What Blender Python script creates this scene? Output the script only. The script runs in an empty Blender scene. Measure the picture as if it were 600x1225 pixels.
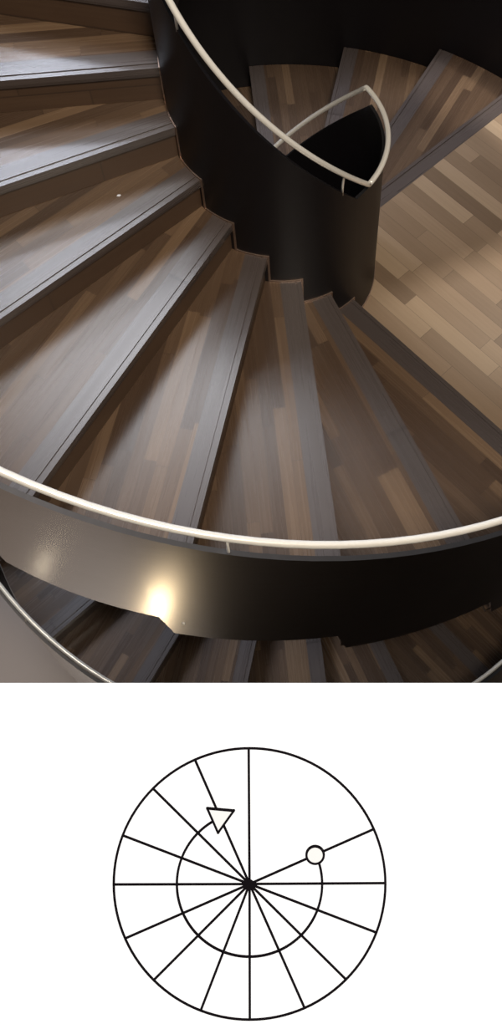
import bpy, math
from mathutils import Vector, Matrix
C = bpy.context.scene.collection
SC = bpy.context.scene
D2R = math.pi/180

# ------------------------------------------------------------------ helpers
def tag(o, label=None, cat=None, group=None, kind=None):
    if label: o['label'] = label
    if cat: o['category'] = cat
    if group: o['group'] = group
    if kind: o['kind'] = kind
    return o

def empty(name, loc=(0, 0, 0)):
    o = bpy.data.objects.new(name, None)
    o.location = loc
    o.empty_display_size = .1
    C.objects.link(o)
    return o

class MB:
    """collects faces of ONE mesh"""
    def __init__(self):
        self.v = []; self.f = []; self.uv = []; self.sm = []
    def face(self, pts, uvs=None, smooth=False):
        i = len(self.v)
        self.v += [tuple(p) for p in pts]
        self.f.append(list(range(i, i+len(pts))))
        self.uv.append(uvs if uvs else [(0, 0)]*len(pts))
        self.sm.append(smooth)
    def box(self, p0, p1):
        x0, y0, z0 = p0; x1, y1, z1 = p1
        self.prism([(x0, y0), (x1, y0), (x1, y1), (x0, y1)], z0, z1)
    def prism(self, poly, z0, z1, uvf=None):
        """poly counter-clockwise seen from above"""
        u = uvf or (lambda x, y: (x, y))
        self.face([(x, y, z1) for x, y in poly], [u(x, y) for x, y in poly])
        self.face([(x, y, z0) for x, y in reversed(poly)], [u(x, y) for x, y in reversed(poly)])
        n = len(poly)
        for i in range(n):
            a, b = poly[i], poly[(i+1) % n]
            ua, ub = u(*a), u(*b)
            self.face([(a[0], a[1], z0), (b[0], b[1], z0), (b[0], b[1], z1), (a[0], a[1], z1)],
                      [ua, ub, (ub[0], ub[1]+(z1-z0)), (ua[0], ua[1]+(z1-z0))])
    def sweep(self, rings, closed_ends=True, smooth=True, flat=False):
        """rings: list of equal-length closed loops"""
        n = len(rings[0]); base = len(self.v)
        for r in rings: self.v += [tuple(p) for p in r]
        for i in range(len(rings)-1):
            for j in range(n):
                k = (j+1) % n
                self.f.append([base+i*n+j, base+i*n+k, base+(i+1)*n+k, base+(i+1)*n+j])
                self.uv.append([(0, 0)]*4); self.sm.append(smooth)
        if closed_ends:
            self.f.append([base+j for j in reversed(range(n))]); self.uv.append([(0, 0)]*n); self.sm.append(False)
            e = base+(len(rings)-1)*n
            self.f.append([e+j for j in range(n)]); self.uv.append([(0, 0)]*n); self.sm.append(False)
    def build(self, name, mat, parent=None):
        me = bpy.data.meshes.new(name)
        me.from_pydata(self.v, [], self.f)
        uvl = me.uv_layers.new(name='UVMap')
        k = 0
        for uvs in self.uv:
            for q in uvs:
                uvl.data[k].uv = q; k += 1
        for p, s in zip(me.polygons, self.sm): p.use_smooth = s
        me.materials.append(mat)
        me.update()
        import bmesh
        bm = bmesh.new(); bm.from_mesh(me)
        bmesh.ops.remove_doubles(bm, verts=bm.verts, dist=1e-5)
        bmesh.ops.recalc_face_normals(bm, faces=bm.faces)
        bm.to_mesh(me); bm.free()
        o = bpy.data.objects.new(name, me)
        C.objects.link(o)
        if parent: o.parent = parent
        return o

def tube(mb, pts, r, n=14):
    pts = [Vector(p) for p in pts]; rings = []
    for i, p in enumerate(pts):
        t = (pts[min(i+1, len(pts)-1)]-pts[max(i-1, 0)]).normalized()
        up = Vector((0, 0, 1)) if abs(t.z) < .95 else Vector((1, 0, 0))
        a = t.cross(up).normalized(); b = a.cross(t)
        rings.append([p+a*(r*math.cos(2*math.pi*k/n))+b*(r*math.sin(2*math.pi*k/n)) for k in range(n)])
    mb.sweep(rings)

# ------------------------------------------------------------------ materials
def new_mat(name):
    m = bpy.data.materials.new(name); m.use_nodes = True
    nt = m.node_tree; b = nt.nodes['Principled BSDF']
    return m, nt, b
def N(nt, t, **kw):
    n = nt.nodes.new(t)
    for k, v in kw.items():
        if k.startswith('i_'):
            key = k[2:]; key = int(key) if key.isdigit() else key
            n.inputs[key].default_value = v
        else: setattr(n, k, v)
    return n
def mth(nt, op, a, b=None):
    n = nt.nodes.new('ShaderNodeMath'); n.operation = op
    for i, q in enumerate((a, b)):
        if q is None: continue
        if isinstance(q, (int, float)): n.inputs[i].default_value = q
        else: nt.links.new(q, n.inputs[i])
    return n.outputs[0]

def wood(name, cols, W=.05, L=.42, rough=.34, spec=.5, grain=.25):
    """strip parquet: u runs along the strips, v across them"""
    m, nt, b = new_mat(name); lk = nt.links.new
    uv = N(nt, 'ShaderNodeUVMap'); uv.uv_map = 'UVMap'
    sp = N(nt, 'ShaderNodeSeparateXYZ'); lk(uv.outputs[0], sp.inputs[0])
    U, V = sp.outputs[0], sp.outputs[1]
    vw = mth(nt, 'DIVIDE', V, W); row = mth(nt, 'FLOOR', vw)
    w1 = N(nt, 'ShaderNodeTexWhiteNoise', noise_dimensions='1D'); lk(row, w1.inputs['W'])
    uu = mth(nt, 'ADD', mth(nt, 'DIVIDE', U, L), mth(nt, 'MULTIPLY', w1.outputs[0], 7.31))
    col = mth(nt, 'FLOOR', uu)
    cb = N(nt, 'ShaderNodeCombineXYZ'); lk(row, cb.inputs[0]); lk(col, cb.inputs[1])
    w2 = N(nt, 'ShaderNodeTexWhiteNoise', noise_dimensions='2D'); lk(cb.outputs[0], w2.inputs['Vector'])
    # grain
    gc = N(nt, 'ShaderNodeCombineXYZ'); lk(mth(nt, 'MULTIPLY', U, 2.2), gc.inputs[0]); lk(mth(nt, 'MULTIPLY', V, 75), gc.inputs[1])
    lk(mth(nt, 'MULTIPLY', w2.outputs[0], 40), gc.inputs[2])
    ns = N(nt, 'ShaderNodeTexNoise', i_Scale=1.0, i_Detail=4.0, i_Roughness=.6); lk(gc.outputs[0], ns.inputs['Vector'])
    f = mth(nt, 'ADD', mth(nt, 'MULTIPLY', w2.outputs[0], 1-grain), mth(nt, 'MULTIPLY', ns.outputs[0], grain))
    rp = N(nt, 'ShaderNodeValToRGB'); lk(f, rp.inputs[0])
    el = rp.color_ramp.elements
    while len(el) < len(cols): el.new(.5)
    for e, (p, c) in zip(el, cols): e.position = p; e.color = (*c, 1)
    # hairline joints
    fr = mth(nt, 'FRACT', vw); j1 = mth(nt, 'LESS_THAN', fr, .025)
    fu = mth(nt, 'FRACT', uu); j2 = mth(nt, 'LESS_THAN', fu, .004)
    j = mth(nt, 'MULTIPLY', mth(nt, 'MAXIMUM', j1, j2), .45)
    mx = N(nt, 'ShaderNodeMix', data_type='RGBA'); lk(j, mx.inputs[0]); lk(rp.outputs[0], mx.inputs[6]); mx.inputs[7].default_value = (.02, .013, .01, 1)
    lk(mx.outputs[2], b.inputs['Base Color'])
    lk(mth(nt, 'ADD', mth(nt, 'MULTIPLY', ns.outputs[0], .12), rough-.06), b.inputs['Roughness'])
    b.inputs['Specular IOR Level'].default_value = spec
    bp = N(nt, 'ShaderNodeBump', i_Strength=.06, i_Distance=.001); lk(ns.outputs[0], bp.inputs['Height']); lk(bp.outputs[0], b.inputs['Normal'])
    return m

def metal(name, col, rough, metallic=1.0, aniso=0.0, streak=0.0, var=.15):
    m, nt, b = new_mat(name); lk = nt.links.new
    tc = N(nt, 'ShaderNodeTexCoord')
    mp = N(nt, 'ShaderNodeMapping'); mp.inputs['Scale'].default_value = (3, 3, 60)
    lk(tc.outputs['Object'], mp.inputs[0])
    ns = N(nt, 'ShaderNodeTexNoise', i_Scale=1.5, i_Detail=3.0); lk(mp.outputs[0], ns.inputs['Vector'])
    mx = N(nt, 'ShaderNodeMix', data_type='RGBA'); lk(ns.outputs[0], mx.inputs[0])
    mx.inputs[6].default_value = (*[c*(1-var) for c in col], 1); mx.inputs[7].default_value = (*[min(1, c*(1+var)) for c in col], 1)
    lk(mx.outputs[2], b.inputs['Base Color'])
    b.inputs['Metallic'].default_value = metallic; b.inputs['Roughness'].default_value = rough
    if aniso:
        b.inputs['Anisotropic'].default_value = aniso
        tn = N(nt, 'ShaderNodeTangent', direction_type='RADIAL', axis='Z'); lk(tn.outputs[0], b.inputs['Tangent'])
    return m

def plain(name, col, rough=.6, emit=None, metallic=0):
    m, nt, b = new_mat(name)
    ns = N(nt, 'ShaderNodeTexNoise', i_Scale=9.0, i_Detail=3.0)
    mx = N(nt, 'ShaderNodeMix', data_type='RGBA'); nt.links.new(ns.outputs[0], mx.inputs[0])
    mx.inputs[6].default_value = (*[c*.94 for c in col], 1); mx.inputs[7].default_value = (*[min(1, c*1.06) for c in col], 1)
    nt.links.new(mx.outputs[2], b.inputs['Base Color'])
    b.inputs['Roughness'].default_value = rough; b.inputs['Metallic'].default_value = metallic
    if emit:
        b.inputs['Emission Color'].default_value = (*emit[0], 1); b.inputs['Emission Strength'].default_value = emit[1]
    return m

WALNUT = [(0, (.048, .029, .019)), (.35, (.074, .046, .029)), (.65, (.100, .063, .039)), (.85, (.155, .100, .060)), (1, (.22, .15, .090))]
LIGHTW = [(0, (.125, .085, .056)), (.3, (.18, .125, .082)), (.6, (.25, .178, .118)), (.85, (.33, .245, .165)), (1, (.42, .32, .22))]
M = {}
M['tread'] = wood('walnut_strip_parquet', WALNUT, W=.045, L=.6, rough=.27, spec=.62)
M['landing'] = wood('oak_strip_parquet', LIGHTW, W=.075, L=.5)
M['nosing'] = wood('dark_nosing_wood', [(0, (.056, .045, .042)), (1, (.082, .066, .061))], W=.5, L=3, rough=.28, spec=.75, grain=.5)
M['riser'] = wood('riser_wood', [(0, (.050, .028, .017)), (1, (.10, .060, .036))], W=.3, L=1.5, rough=.45, grain=.6)
M['floor'] = plain('dark_floor_stone', (.052, .034, .021), .45)
M['band_out'] = metal('brushed_steel', (.49, .475, .48), .22, aniso=.8)
M['band_in'] = metal('blackened_steel', (.006, .005, .0065), .45, metallic=.2)
M['band_in'].node_tree.nodes['Principled BSDF'].inputs['Specular IOR Level'].default_value = .3
M['cap'] = metal('band_edge_steel', (.07, .07, .075), .5)
M['rail'] = metal('polished_rail_steel', (.97, .95, .88), .27, metallic=.38, var=.02)
M['copper'] = metal('copper_edge', (.42, .31, .25), .5)
M['soffit'] = plain('soffit_dark_steel', (.02, .019, .02), .5)
M['black'] = plain('ink_black', (.004, .0035, .005), .9)
M['black'].node_tree.nodes['Principled BSDF'].inputs['Specular IOR Level'].default_value = 0
M['panel_white'] = plain('white_print_glow', (.10, .10, .10), .8, emit=((1, 1, 1), .93))  # plain white print; emission added so it renders pure white
M['marker'] = plain('marker_offwhite', (.08, .08, .08), .8, emit=((1, .985, .95), .80))  # printed fill, emission added to go with the glowing sheet
M['frame'] = plain('panel_frame_white', (.8, .8, .8), .4)
M['wall'] = plain('wall_plaster', (.20, .19, .18), .9)
M['slab'] = plain('slab_concrete', (.12, .115, .11), .8)
M['paper'] = plain('paper', (.75, .78, .85), .8)
M['lamp_body'] = plain('lamp_housing', (.05, .05, .05), .4)
M['lamp_glass'] = plain('lamp_lens', (.8, .7, .5), .3, emit=((1, .78, .5), 6))

# ------------------------------------------------------------------ stair plan
RI, RO, H = .407, 1.777, .17
P8 = -.7926                     # angle of the last nosing above the landing
ST = 18*D2R; PL = P8+90*D2R     # one step; far nosing of the landing
DEL = -.054                     # the nosing lines run slightly off the centre
S = H/ST
NUP = 16                        # nosings above the landing that are built

def P(r, a, z): return (r*math.cos(a), r*math.sin(a), z)
def P2(r, a): return (r*math.cos(a), r*math.sin(a))

stair = empty('spiral_staircase', (0, 0, -2.72))
tag(stair, 'spiral staircase with walnut strip treads between black and brushed steel curved balustrades', 'staircase')
def sbuild(mb, name, mat, parent=None):
    o = mb.build(name, mat, parent or stair)
    if parent is None: o.location = (0, 0, 2.72)
    return o

def frac_edge(a, r, off=0.0):
    """point of the nosing line of angle a at radius r, shifted 'off' metres down-stairs"""
    p = Vector(P2(RI, a)); q = Vector(P2(RO, a+DEL)); d = (q-p).normalized()
    n = Vector((-d.y, d.x))          # towards increasing angle = down the stairs
    p0 = p+n*off
    b = p0.dot(d); c = p0.dot(p0)-r*r
    t = -b+math.sqrt(max(b*b-c, 0))
    e = p0+d*t
    return e, d, n

def sector(a0, off0, a1, off1, ri=RI+.001, ro=RO-.002, n=10):
    """polygon between two nosing lines"""
    pi0 = frac_edge(a0, ri, off0)[0]; po0 = frac_edge(a0, ro, off0)[0]
    pi1 = frac_edge(a1, ri, off1)[0]; po1 = frac_edge(a1, ro, off1)[0]
    def arc(p, q, r, n):
        x = math.atan2(p.y, p.x); y = math.atan2(q.y, q.x)
        while y < x-1e-6: y += 2*math.pi
        return [P2(r, x+(y-x)*i/n) for i in range(n+1)]
    outer = arc(po0, po1, ro, n)
    inner = arc(pi0, pi1, ri, max(3, n//2))
    return outer+list(reversed(inner))

NOSE = .085
def make_step(a_front, z, a_back, idx, name='wooden_step', mat='tread', n=10, label=None):
    """tread with its front nosing line at a_front and the riser of the next higher step at a_back"""
    e, d, nn = frac_edge(a_front, RI+.01)
    def uvf(x, y):
        q = Vector((x, y))-e
        return (q.dot(d)+idx*3.37, q.dot(nn)+idx*2.0+.5)
    mb = MB(); mb.prism(sector(a_back, -.03, a_front, -NOSE, n=n), z-.035, z, uvf)
    o = sbuild(mb, name, M[mat])
    if label: o['label'] = label
    # nosing strip: raised body, groove, front edge
    m2 = MB()
    m2.prism(sector(a_front, -NOSE, a_front, -.024, n=2), z-.034, z+.0006, uvf)
    m2.prism(sector(a_front, -.024, a_front, -.017, n=2), z-.034, z-.003, uvf)
    m2.prism(sector(a_front, -.017, a_front, 0, n=2), z-.040, z+.0006, uvf)
    ns = m2.build('nosing_strip', M['nosing'], o)
    m3 = MB()
    e2 = frac_edge(a_front, RI)[0]
    m3.prism(sector(a_front, -.030, a_front, -.014, ro=RO-.05, n=2), z-H+.002, z-.036, lambda x, y: ((Vector((x, y))-e2).dot(d)+idx*1.7, idx*.37))
    m3.build('riser', M['riser'], o)
    return o

# nosings: index k=8 is the last above the landing, decreasing k climbs
for k in range(8, 8-NUP, -1):
    a = P8-(8-k)*ST; z = H*(9-k)
    if k > 8-NUP+1 or True:
        make_step(a, z, a-ST, 30-k)
# landing (light parquet); its planks run along the nosing above it
def landing(zb, a_s, a_e, idx, edge=True, mat='landing'):
    e, d, nn = frac_edge(a_s, RI+.01)
    def uvf(x, y):
        q = Vector((x, y))-e
        return (q.dot(d)+idx*3.37, q.dot(nn)+idx*2.0)
    mb = MB(); mb.prism(sector(a_s, -.03, a_e, -NOSE, n=30), zb-.035 if edge else zb-.007, zb, uvf)
    o = sbuild(mb, 'landing', M[mat])
    if not edge: return
    o['label'] = 'light oak strip landing'
    e1, d1, n1 = frac_edge(a_e, RI+.01)
    uv1 = lambda x, y: ((Vector((x, y))-e1).dot(d1), (Vector((x, y))-e1).dot(n1)+.2)
    m2 = MB()
    m2.prism(sector(a_e, -NOSE, a_e, -.024, n=2), zb-.034, zb+.0006, uv1)
    m2.prism(sector(a_e, -.024, a_e, -.017, n=2), zb-.034, zb-.003, uv1)
    m2.prism(sector(a_e, -.017, a_e, 0, n=2), zb-.040, zb+.0006, uv1)
    m2.build('nosing_strip', M['nosing'], o)
    m3 = MB(); m3.prism(sector(a_e, -.030, a_e, -.014, ro=RO-.05, n=2), zb-H+.002, zb-.036, uv1)
    m3.build('riser', M['riser'], o)
landing(0, P8, PL, 0)
# flight below the landing: treads down to the ground floor
for j in range(1, 16):
    a = PL+j*ST; z = -j*H
    make_step(a, z, a-ST, 40+j)

landing(-16*H+.008, P8+2*math.pi, P8+2*math.pi+72*D2R, 3, edge=False, mat='tread')

# pitch line through the nosings, with a level stretch along the landing
def pitch(a, level=None):
    up = H+(P8-a)*S
    dn = (PL-a)*S
    if level is None: level = .65*H
    if up > level: return up
    if dn > level: return level
    return max(dn, level-16*H)
A0 = P8-15*ST                      # upper end (meets the upper floor)
A1 = PL+15*ST+82*D2R
def angles(lo, hi, step=2.25*D2R, extra=()):
    n = int(math.ceil((hi-lo)/step))
    s = [lo+(hi-lo)*i/n for i in range(n+1)]+[x for x in extra if lo < x < hi]
    return sorted(set(round(x, 6) for x in s))
def wrap_front(a):
    """angle folded to (-180,180] in degrees"""
    d = math.degrees(a)
    while d > 180: d -= 360
    while d <= -180: d += 360
    return d

# level stretches end here (kinks)
def kinks(level): return [P8+(H-level)/S, PL-level/S, PL+(16*H-level)/S]

def band(r0, r1, lo, hi, top, bot, lev_t, lev_b, mat_in, mat_out, name, label, extra=()):
    """curved balustrade plate between radii r0<r1; faces towards the axis and away may differ in finish"""
    A = angles(lo, hi, extra=list(kinks(lev_t))+list(kinks(lev_b))+list(extra))
    mb = MB(); rings = []
    for a in A:
        zt = pitch(a, lev_t)+top; zb = pitch(a, lev_b)+bot(a)
        rings.append([P(r0, a, zb), P(r1, a, zb), P(r1, a, zt), P(r0, a, zt)])
    mb.sweep(rings, smooth=False)
    o = sbuild(mb, name, mat_out)
    o.data.materials.append(mat_in); o.data.materials.append(M['cap'])
    for p in o.data.polygons:
        c = p.center; r = math.hypot(c.x, c.y); rad = Vector((c.x, c.y, 0)).normalized()
        if abs(p.normal.z) > .6: p.material_index = 2
        elif p.normal.dot(rad) < -.5: p.material_index = 1
        if abs(p.normal.z) < .3: p.use_smooth = True
    try: o.data.set_sharp_from_angle(angle=math.radians(35))
    except Exception: pass
    if label: o['label'] = label
    return o

def helix_pts(r, lo, hi, H_, lev):
    A = angles(lo, hi, extra=kinks(lev))
    return [P(r, a, pitch(a, lev)+H_) for a in A]

# inner balustrade around the open well
inner = band(RI-.012, RI, A0, A1, .705, lambda a: -.32, .185, .04, M['band_in'], M['band_in'],
             'inner_balustrade', 'black steel band around the open well')
mb = MB(); tube(mb, helix_pts(RI+.009, A0, A1, .819, .111), .0105)
mb.build('handrail', M['rail'], inner)
for deg in (-57.2, -137.5, -217, 145, 225):
    a = deg*D2R; r = RI-.004
    mb = MB(); tube(mb, [P(r, a, pitch(a, .185)+.69), P(r, a, pitch(a, .185)+.745), P(r+.006, a, pitch(a, .111)+.80), P(RI+.009, a, pitch(a, .111)+.815)], .0045, 8)
    mb.build('rail_post', M['rail'], inner)
# copper edge that steps down along the treads
mb = MB()
def edge_piece(a0, a1, z0, z1, n=3):
    rr = []
    for i in range(n+1):
        a = a0+(a1-a0)*i/n
        rr.append([P(RI, a, z0), P(RI+.004, a, z0), P(RI+.004, a, z1), P(RI, a, z1)])
    mb.sweep(rr, smooth=False)
t = .009
for k in range(8, -7, -1):
    a = P8-(8-k)*ST; z = H*(9-k)
    edge_piece(a-ST, a+.008/RI, z, z+t)
    edge_piece(a, a+.008/RI, z-H+t, z, 1)
edge_piece(P8+.008/RI, PL, 0, t, 14)
for j in range(1, 16):
    a = PL+j*ST
    edge_piece(a-ST, a, -j*H, -j*H+t); edge_piece(a-ST, a-ST+.008/RI, -j*H+t, -j*H+H, 1)
o = mb.build('edge_trim', M['copper'], inner); o['label'] = 'thin copper coloured stepped trim'

# outer balustrade
def step_level(a):
    """height of the tread at angle a along the outer edge (nosing lines sit at a+DEL there)"""
    if a < P8+DEL: return H*(1+math.floor((P8+DEL-a)/ST))
    if a < PL+DEL: return 0.0
    return -H*min(16, 1+math.floor((a-PL-DEL)/ST))
def bot_out(a):
    return step_level(a+.0095)-.004-pitch(a, .1)
jumps = [P8+DEL-k*ST for k in range(0, 16)]+[PL+DEL+k*ST for k in range(0, 16)]
jx = []
for q in jumps: jx += [q-.026, q-.009]
outer = band(RO, RO+.014, A0, A1, .722, bot_out, .185, .1, M['band_in'], M['band_out'],
             'outer_balustrade', 'brushed steel outside, black inside',
             extra=jx)
mb = MB(); tube(mb, helix_pts(RO-.009, A0, A1, .783, .111), .0105, 16)
mb.build('handrail', M['rail'], outer)
for deg in (-95.5, -140, -185, -50, 0, 45, 90, 135, 180, 225, 270):
    a = deg*D2R; r = RO+.006
    mb = MB(); tube(mb, [P(r, a, pitch(a, .185)+.70), P(r, a, pitch(a, .185)+.74), P(r-.01, a, pitch(a, .111)+.765), P(RO-.009, a, pitch(a, .111)+.78)], .0045, 8)
    mb.build('rail_post', M['rail'], outer)
# the screw by the notch in the band
a = -101.6*D2R; q = Vector(P(RO+.014, a, pitch(a)-.055)); n_ = Vector((math.cos(a), math.sin(a), 0))
mb = MB(); tube(mb, [q-n_*.003, q+n_*.0015, q+n_*.003], .006, 12)
mb.build('screw', M['rail'], outer)

# soffit: helicoidal plate closing the flights from below
mb = MB(); rings = []
for a in angles(A0, A1, 3*D2R, kinks(.02)):
    z = pitch(a, .02)-.23
    rings.append([P(RI+.004, a, z), P(RO-.10, a, z), P(RO-.10, a, z+.02), P(RI+.004, a, z+.02)])
mb.sweep(rings, smooth=False)
sbuild(mb, 'soffit', M['soffit'])

# ------------------------------------------------------------------ camera (solved from the stair's own regular plan)
cam_loc = Vector((.0063, -2.6675, 4.0187)); yaw, pit, rol, fpx, pcx, pcy = .12164, .99325, .06315, 1257.1, 426.74, 331.29
F = Vector((math.sin(yaw)*math.cos(pit), math.cos(yaw)*math.cos(pit), -math.sin(pit)))
Rt = Vector((math.cos(yaw), -math.sin(yaw), 0)); U = Rt.cross(F)
R2 = math.cos(rol)*Rt+math.sin(rol)*U; U2 = -math.sin(rol)*Rt+math.cos(rol)*U
cd = bpy.data.cameras.new('camera'); cam = bpy.data.objects.new('camera', cd); C.objects.link(cam)
cam.matrix_world = Matrix(((R2.x, U2.x, -F.x, cam_loc.x), (R2.y, U2.y, -F.y, cam_loc.y), (R2.z, U2.z, -F.z, cam_loc.z), (0, 0, 0, 1)))
cd.sensor_fit = 'HORIZONTAL'; cd.sensor_width = 36; cd.lens = 36*fpx/600
cd.shift_x = -(pcx-300)/600; cd.shift_y = (pcy-612.5)/600
cd.clip_start = .02; cd.clip_end = 60
SC.camera = cam

# ------------------------------------------------------------------ printed plan, built as an added glowing panel on the upper floor's edge
DP = 1.0
pan = empty('plan_diagram_panel'); 
px0, px1, py0, py1 = -60, 660, 817.5, 1262        # extent of its face
def PP(px, py, w=0.0):                             # metres on the panel plane -> world
    return cam_loc+F*(DP-w)+R2*((px-pcx)/fpx*DP)-U2*((py-pcy)/fpx*DP)
origin = PP(300, py1)
pan.location = origin
tag(pan, 'white printed diagram with added glow and black round stair plan of spokes, arrow and small circle', 'information panel')
def ploc(px, py, w): return tuple(PP(px, py, w)-origin)
def pbuild(name, mat, polys, w0, w1, label=None):
    """extrude outlines on the panel plane from height w0 to w1 above the face"""
    mb = MB()
    for poly in polys:
        n = len(poly)
        mb.face([ploc(x, y, w1) for x, y in poly])
        mb.face([ploc(x, y, w0) for x, y in reversed(poly)])
        for i in range(n):
            a, b = poly[i], poly[(i+1) % n]
            mb.face([ploc(*a, w0), ploc(*b, w0), ploc(*b, w1), ploc(*a, w1)])
    o = mb.build(name, mat, pan)
    if label: o['label'] = label
    return o
rect = [(px0, py0), (px1, py0), (px1, py1), (px0, py1)]
pbuild('panel_face', M['panel_white'], [rect], -.001, 0)
g = 0
pbuild('panel_body', M['frame'], [[(px0+8, py0+16), (px1-8, py0+16), (px1-8, py1-4), (px0+8, py1-4)]], -.026, -.0011)
def seg(x0, y0, x1, y1, w):
    dx, dy = x1-x0, y1-y0; l = math.hypot(dx, dy); nx, ny = -dy/l*w/2, dx/l*w/2
    return [(x0+nx, y0+ny), (x1+nx, y1+ny), (x1-nx, y1-ny), (x0-nx, y0-ny)]
def arc_polys(cx, cy, r, w, a0, a1, n):
    out = []
    for i in range(n):
        p, q = a0+(a1-a0)*i/n, a0+(a1-a0)*(i+1)/n
        out.append([(cx+(r-w/2)*math.cos(p), cy-(r-w/2)*math.sin(p)), (cx+(r+w/2)*math.cos(p), cy-(r+w/2)*math.sin(p)),
                    (cx+(r+w/2)*math.cos(q), cy-(r+w/2)*math.sin(q)), (cx+(r-w/2)*math.cos(q), cy-(r-w/2)*math.sin(q))])
    return out
cx, cy, RR = 298.3, 1057.3, 162.3
LT = .0004
pbuild('circle_outline', M['black'], arc_polys(cx, cy, RR, 3.0, 0, 2*math.pi, 120), 0, LT)
spokes = [(446, 992), (461, 1056.3), (450, 1115.5), (413, 1171), (364, 1205.5), (298.6, 1219.5), (240, 1208.5), (184.5, 1171.5),
          (150.5, 1122), (136, 1057.8), (148, 999.5), (184, 944), (233.5, 909.5), (297.3, 895)]
for i, (x, y) in enumerate(spokes):
    pbuild('plan_line', M['black'], [seg(cx, cy, x, y, 3.0)], .00002*(i+1), LT+.00002*(i+1))
pbuild('plan_hub', M['black'], [[(cx+5.6*math.cos(t), cy+5.6*math.sin(t)) for t in [2*math.pi*i/20 for i in range(20)]]], 0, .0008)
# walking line: from the circle clockwise round to the arrow
pbuild('walking_line', M['black'], arc_polys(cx, cy, 86.8, 2.9, 17*D2R, -243*D2R, 90), 0, .0009)
mx, my = 376.7, 1022.2
ring = [(mx+9.6*math.cos(2*math.pi*i/36), my+9.6*math.sin(2*math.pi*i/36)) for i in range(36)]
pbuild('start_circle', M['marker'], [ring], 0, .0012, 'off-white start dot')
pbuild('start_circle_outline', M['black'], arc_polys(mx, my, 10.4, 2.8, 0, 2*math.pi, 36), 0, .0014)
tri = [(248, 966.5), (279.5, 969.3), (260.8, 995.5)]
pbuild('arrow_head', M['marker'], [tri], 0, .0012, 'off-white arrow head')
def outline(tri, w):
    out = []
    for i in range(3):
        a, b = tri[i], tri[(i+1) % 3]; dx, dy = b[0]-a[0], b[1]-a[1]; l = math.hypot(dx, dy); e = w*.45
        out.append(seg(a[0]-dx/l*e, a[1]-dy/l*e, b[0]+dx/l*e, b[1]+dy/l*e, w))
    return out
pbuild('arrow_outline', M['black'], outline(tri, 2.8), 0, .0014)
# two legs that carry the panel on the floor edge
UF = 2.72
for px in (40, 560):
    mb = MB()
    for (yy, rr) in ((870, .011), (1190, .011)):
        p = PP(px, yy, -.026); 
        tube(mb, [tuple(p-origin), tuple(Vector((p.x, p.y, UF+.006))-origin)], rr, 12)
    p = PP(px, 870, -.026); q = PP(px, 1190, -.026)
    tube(mb, [tuple(Vector((p.x, p.y, UF+.011))-origin), tuple(Vector((q.x, q.y, UF+.011))-origin)], .011, 12)
    mb.build('support_leg', M['frame'], pan)

# ------------------------------------------------------------------ paper scrap on a tread
def on_plane(px, py, z):
    d = F+R2*((px-pcx)/fpx)-U2*((py-pcy)/fpx)
    t = (z-cam_loc.z)/d.z
    return cam_loc+d*t
q = on_plane(142, 234, 6*H)
mb = MB(); mb.prism([(-.011, -.005), (.002, -.008), (.012, -.001), (.008, .007), (-.006, .006)], .0006, .003)
mb.face([(-.006, .006, .003), (.008, .007, .003), (.004, .002, .008)])
o = mb.build('paper_scrap', M['paper']); o.location = (q.x, q.y, 6*H); o.scale = (.65, .65, .65)
tag(o, 'tiny pale paper scrap lying on an upper left walnut tread', 'paper scrap')

# ------------------------------------------------------------------ the hall
GZ = -2.72
mb = MB(); mb.prism([(-5, -6), (5, -6), (5, 5), (-5, 5)], GZ-.1, GZ, lambda x, y: (x*.8+y*.6, -x*.6+y*.8))
tag(mb.build('floor', M['floor']), kind='structure')
ZT = 6.5
for nm, p0, p1 in (('wall_left', (-5.2, -6.2, GZ-.1), (-5, 5.2, ZT)), ('wall_right', (5, -6.2, GZ-.1), (5.2, 5.2, ZT)),
                   ('wall_back', (-5, 5, GZ-.1), (5, 5.2, ZT)), ('wall_front', (-5, -6.2, GZ-.1), (5, -6, ZT))):
    mb = MB(); mb.box(p0, p1); tag(mb.build(nm, M['wall']), kind='structure')
mb = MB(); mb.box((-5.2, -6.2, ZT), (5.2, 5.2, ZT+.2)); tag(mb.build('ceiling', M['wall']), kind='structure')
# upper floor on which the photographer and the panel stand
mb = MB(); mb.prism([(-.62, -6), (3.2, -6), (3.2, -2.47), (-.62, -2.47)], UF-.24, UF)
tag(mb.build('floor_upper', M['slab']), kind='structure')

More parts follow.
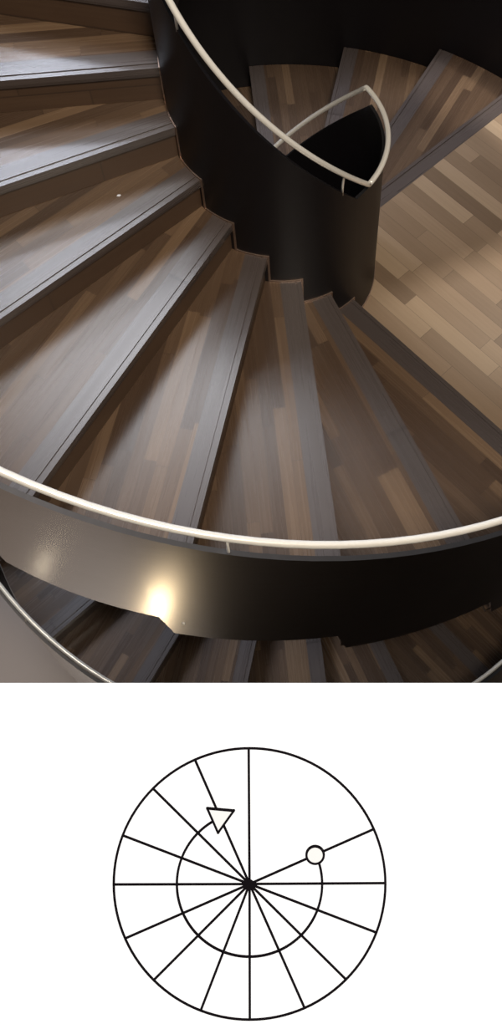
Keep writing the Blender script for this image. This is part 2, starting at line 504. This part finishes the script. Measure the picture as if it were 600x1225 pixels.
def area(name, loc, target, size, power, col, size_y=None):
    ld = bpy.data.lights.new(name, 'AREA'); ld.energy = power; ld.color = col; ld.size = size
    if size_y: ld.shape = 'RECTANGLE'; ld.size_y = size_y
    o = bpy.data.objects.new(name, ld); C.objects.link(o); o.location = loc
    o.rotation_euler = (Vector(target)-Vector(loc)).to_track_quat('-Z', 'Y').to_euler()
    return o
def spot(name, loc, target, power, col, ang, blend=.5, rad=.05):
    ld = bpy.data.lights.new(name, 'SPOT'); ld.energy = power; ld.color = col; ld.spot_size = ang*D2R; ld.spot_blend = blend; ld.shadow_soft_size = rad
    o = bpy.data.objects.new(name, ld); C.objects.link(o); o.location = loc
    o.rotation_euler = (Vector(target)-Vector(loc)).to_track_quat('-Z', 'Y').to_euler()
    return o
area('window_light', (-3.4, 4.7, 5.6), (-.6, 0, 1), 3.4, 880, (.80, .86, 1.0), 2.2)
area('skylight_light', (-.9, 1.9, 6.4), (-.5, 0, 0), 3.2, 210, (.93, .95, 1.0), 2.2)
area('front_fill_light', (.7, -3.3, 6.3), (-.2, -.3, .5), 1.0, 340, (1, .87, .72))  # warm fill added from the camera side for risers and outer rail
spot('landing_spot', (2.0, 1.3, 6.2), (1.35, .5, 0), 1150, (1, .9, .77), 24, .8, .12)
spot('floor_spot', (-3.2, -2.6, 5.2), (-2.3, -1.9, GZ), 3500, (1, .93, .86), 24, .7, .1)
spot('uplight', (-1.26, -2.42, -2.6), (-.4, -1.74, .8), 6, (1, .76, .44), 18, .6, .05)
spot('uplight', (-2.19, -1.76, -2.6), (-.743, -1.63, .87), .5, (1, .84, .6), 18, .6, .05)

w = bpy.data.worlds.new('world'); SC.world = w; w.use_nodes = True
w.node_tree.nodes['Background'].inputs[0].default_value = (.5, .55, .65, 1)
w.node_tree.nodes['Background'].inputs[1].default_value = .05

SC.view_settings.view_transform = 'Standard'; SC.view_settings.look = 'None'
SC.view_settings.exposure = 0; SC.view_settings.gamma = 1; SC.view_settings.use_curve_mapping = False
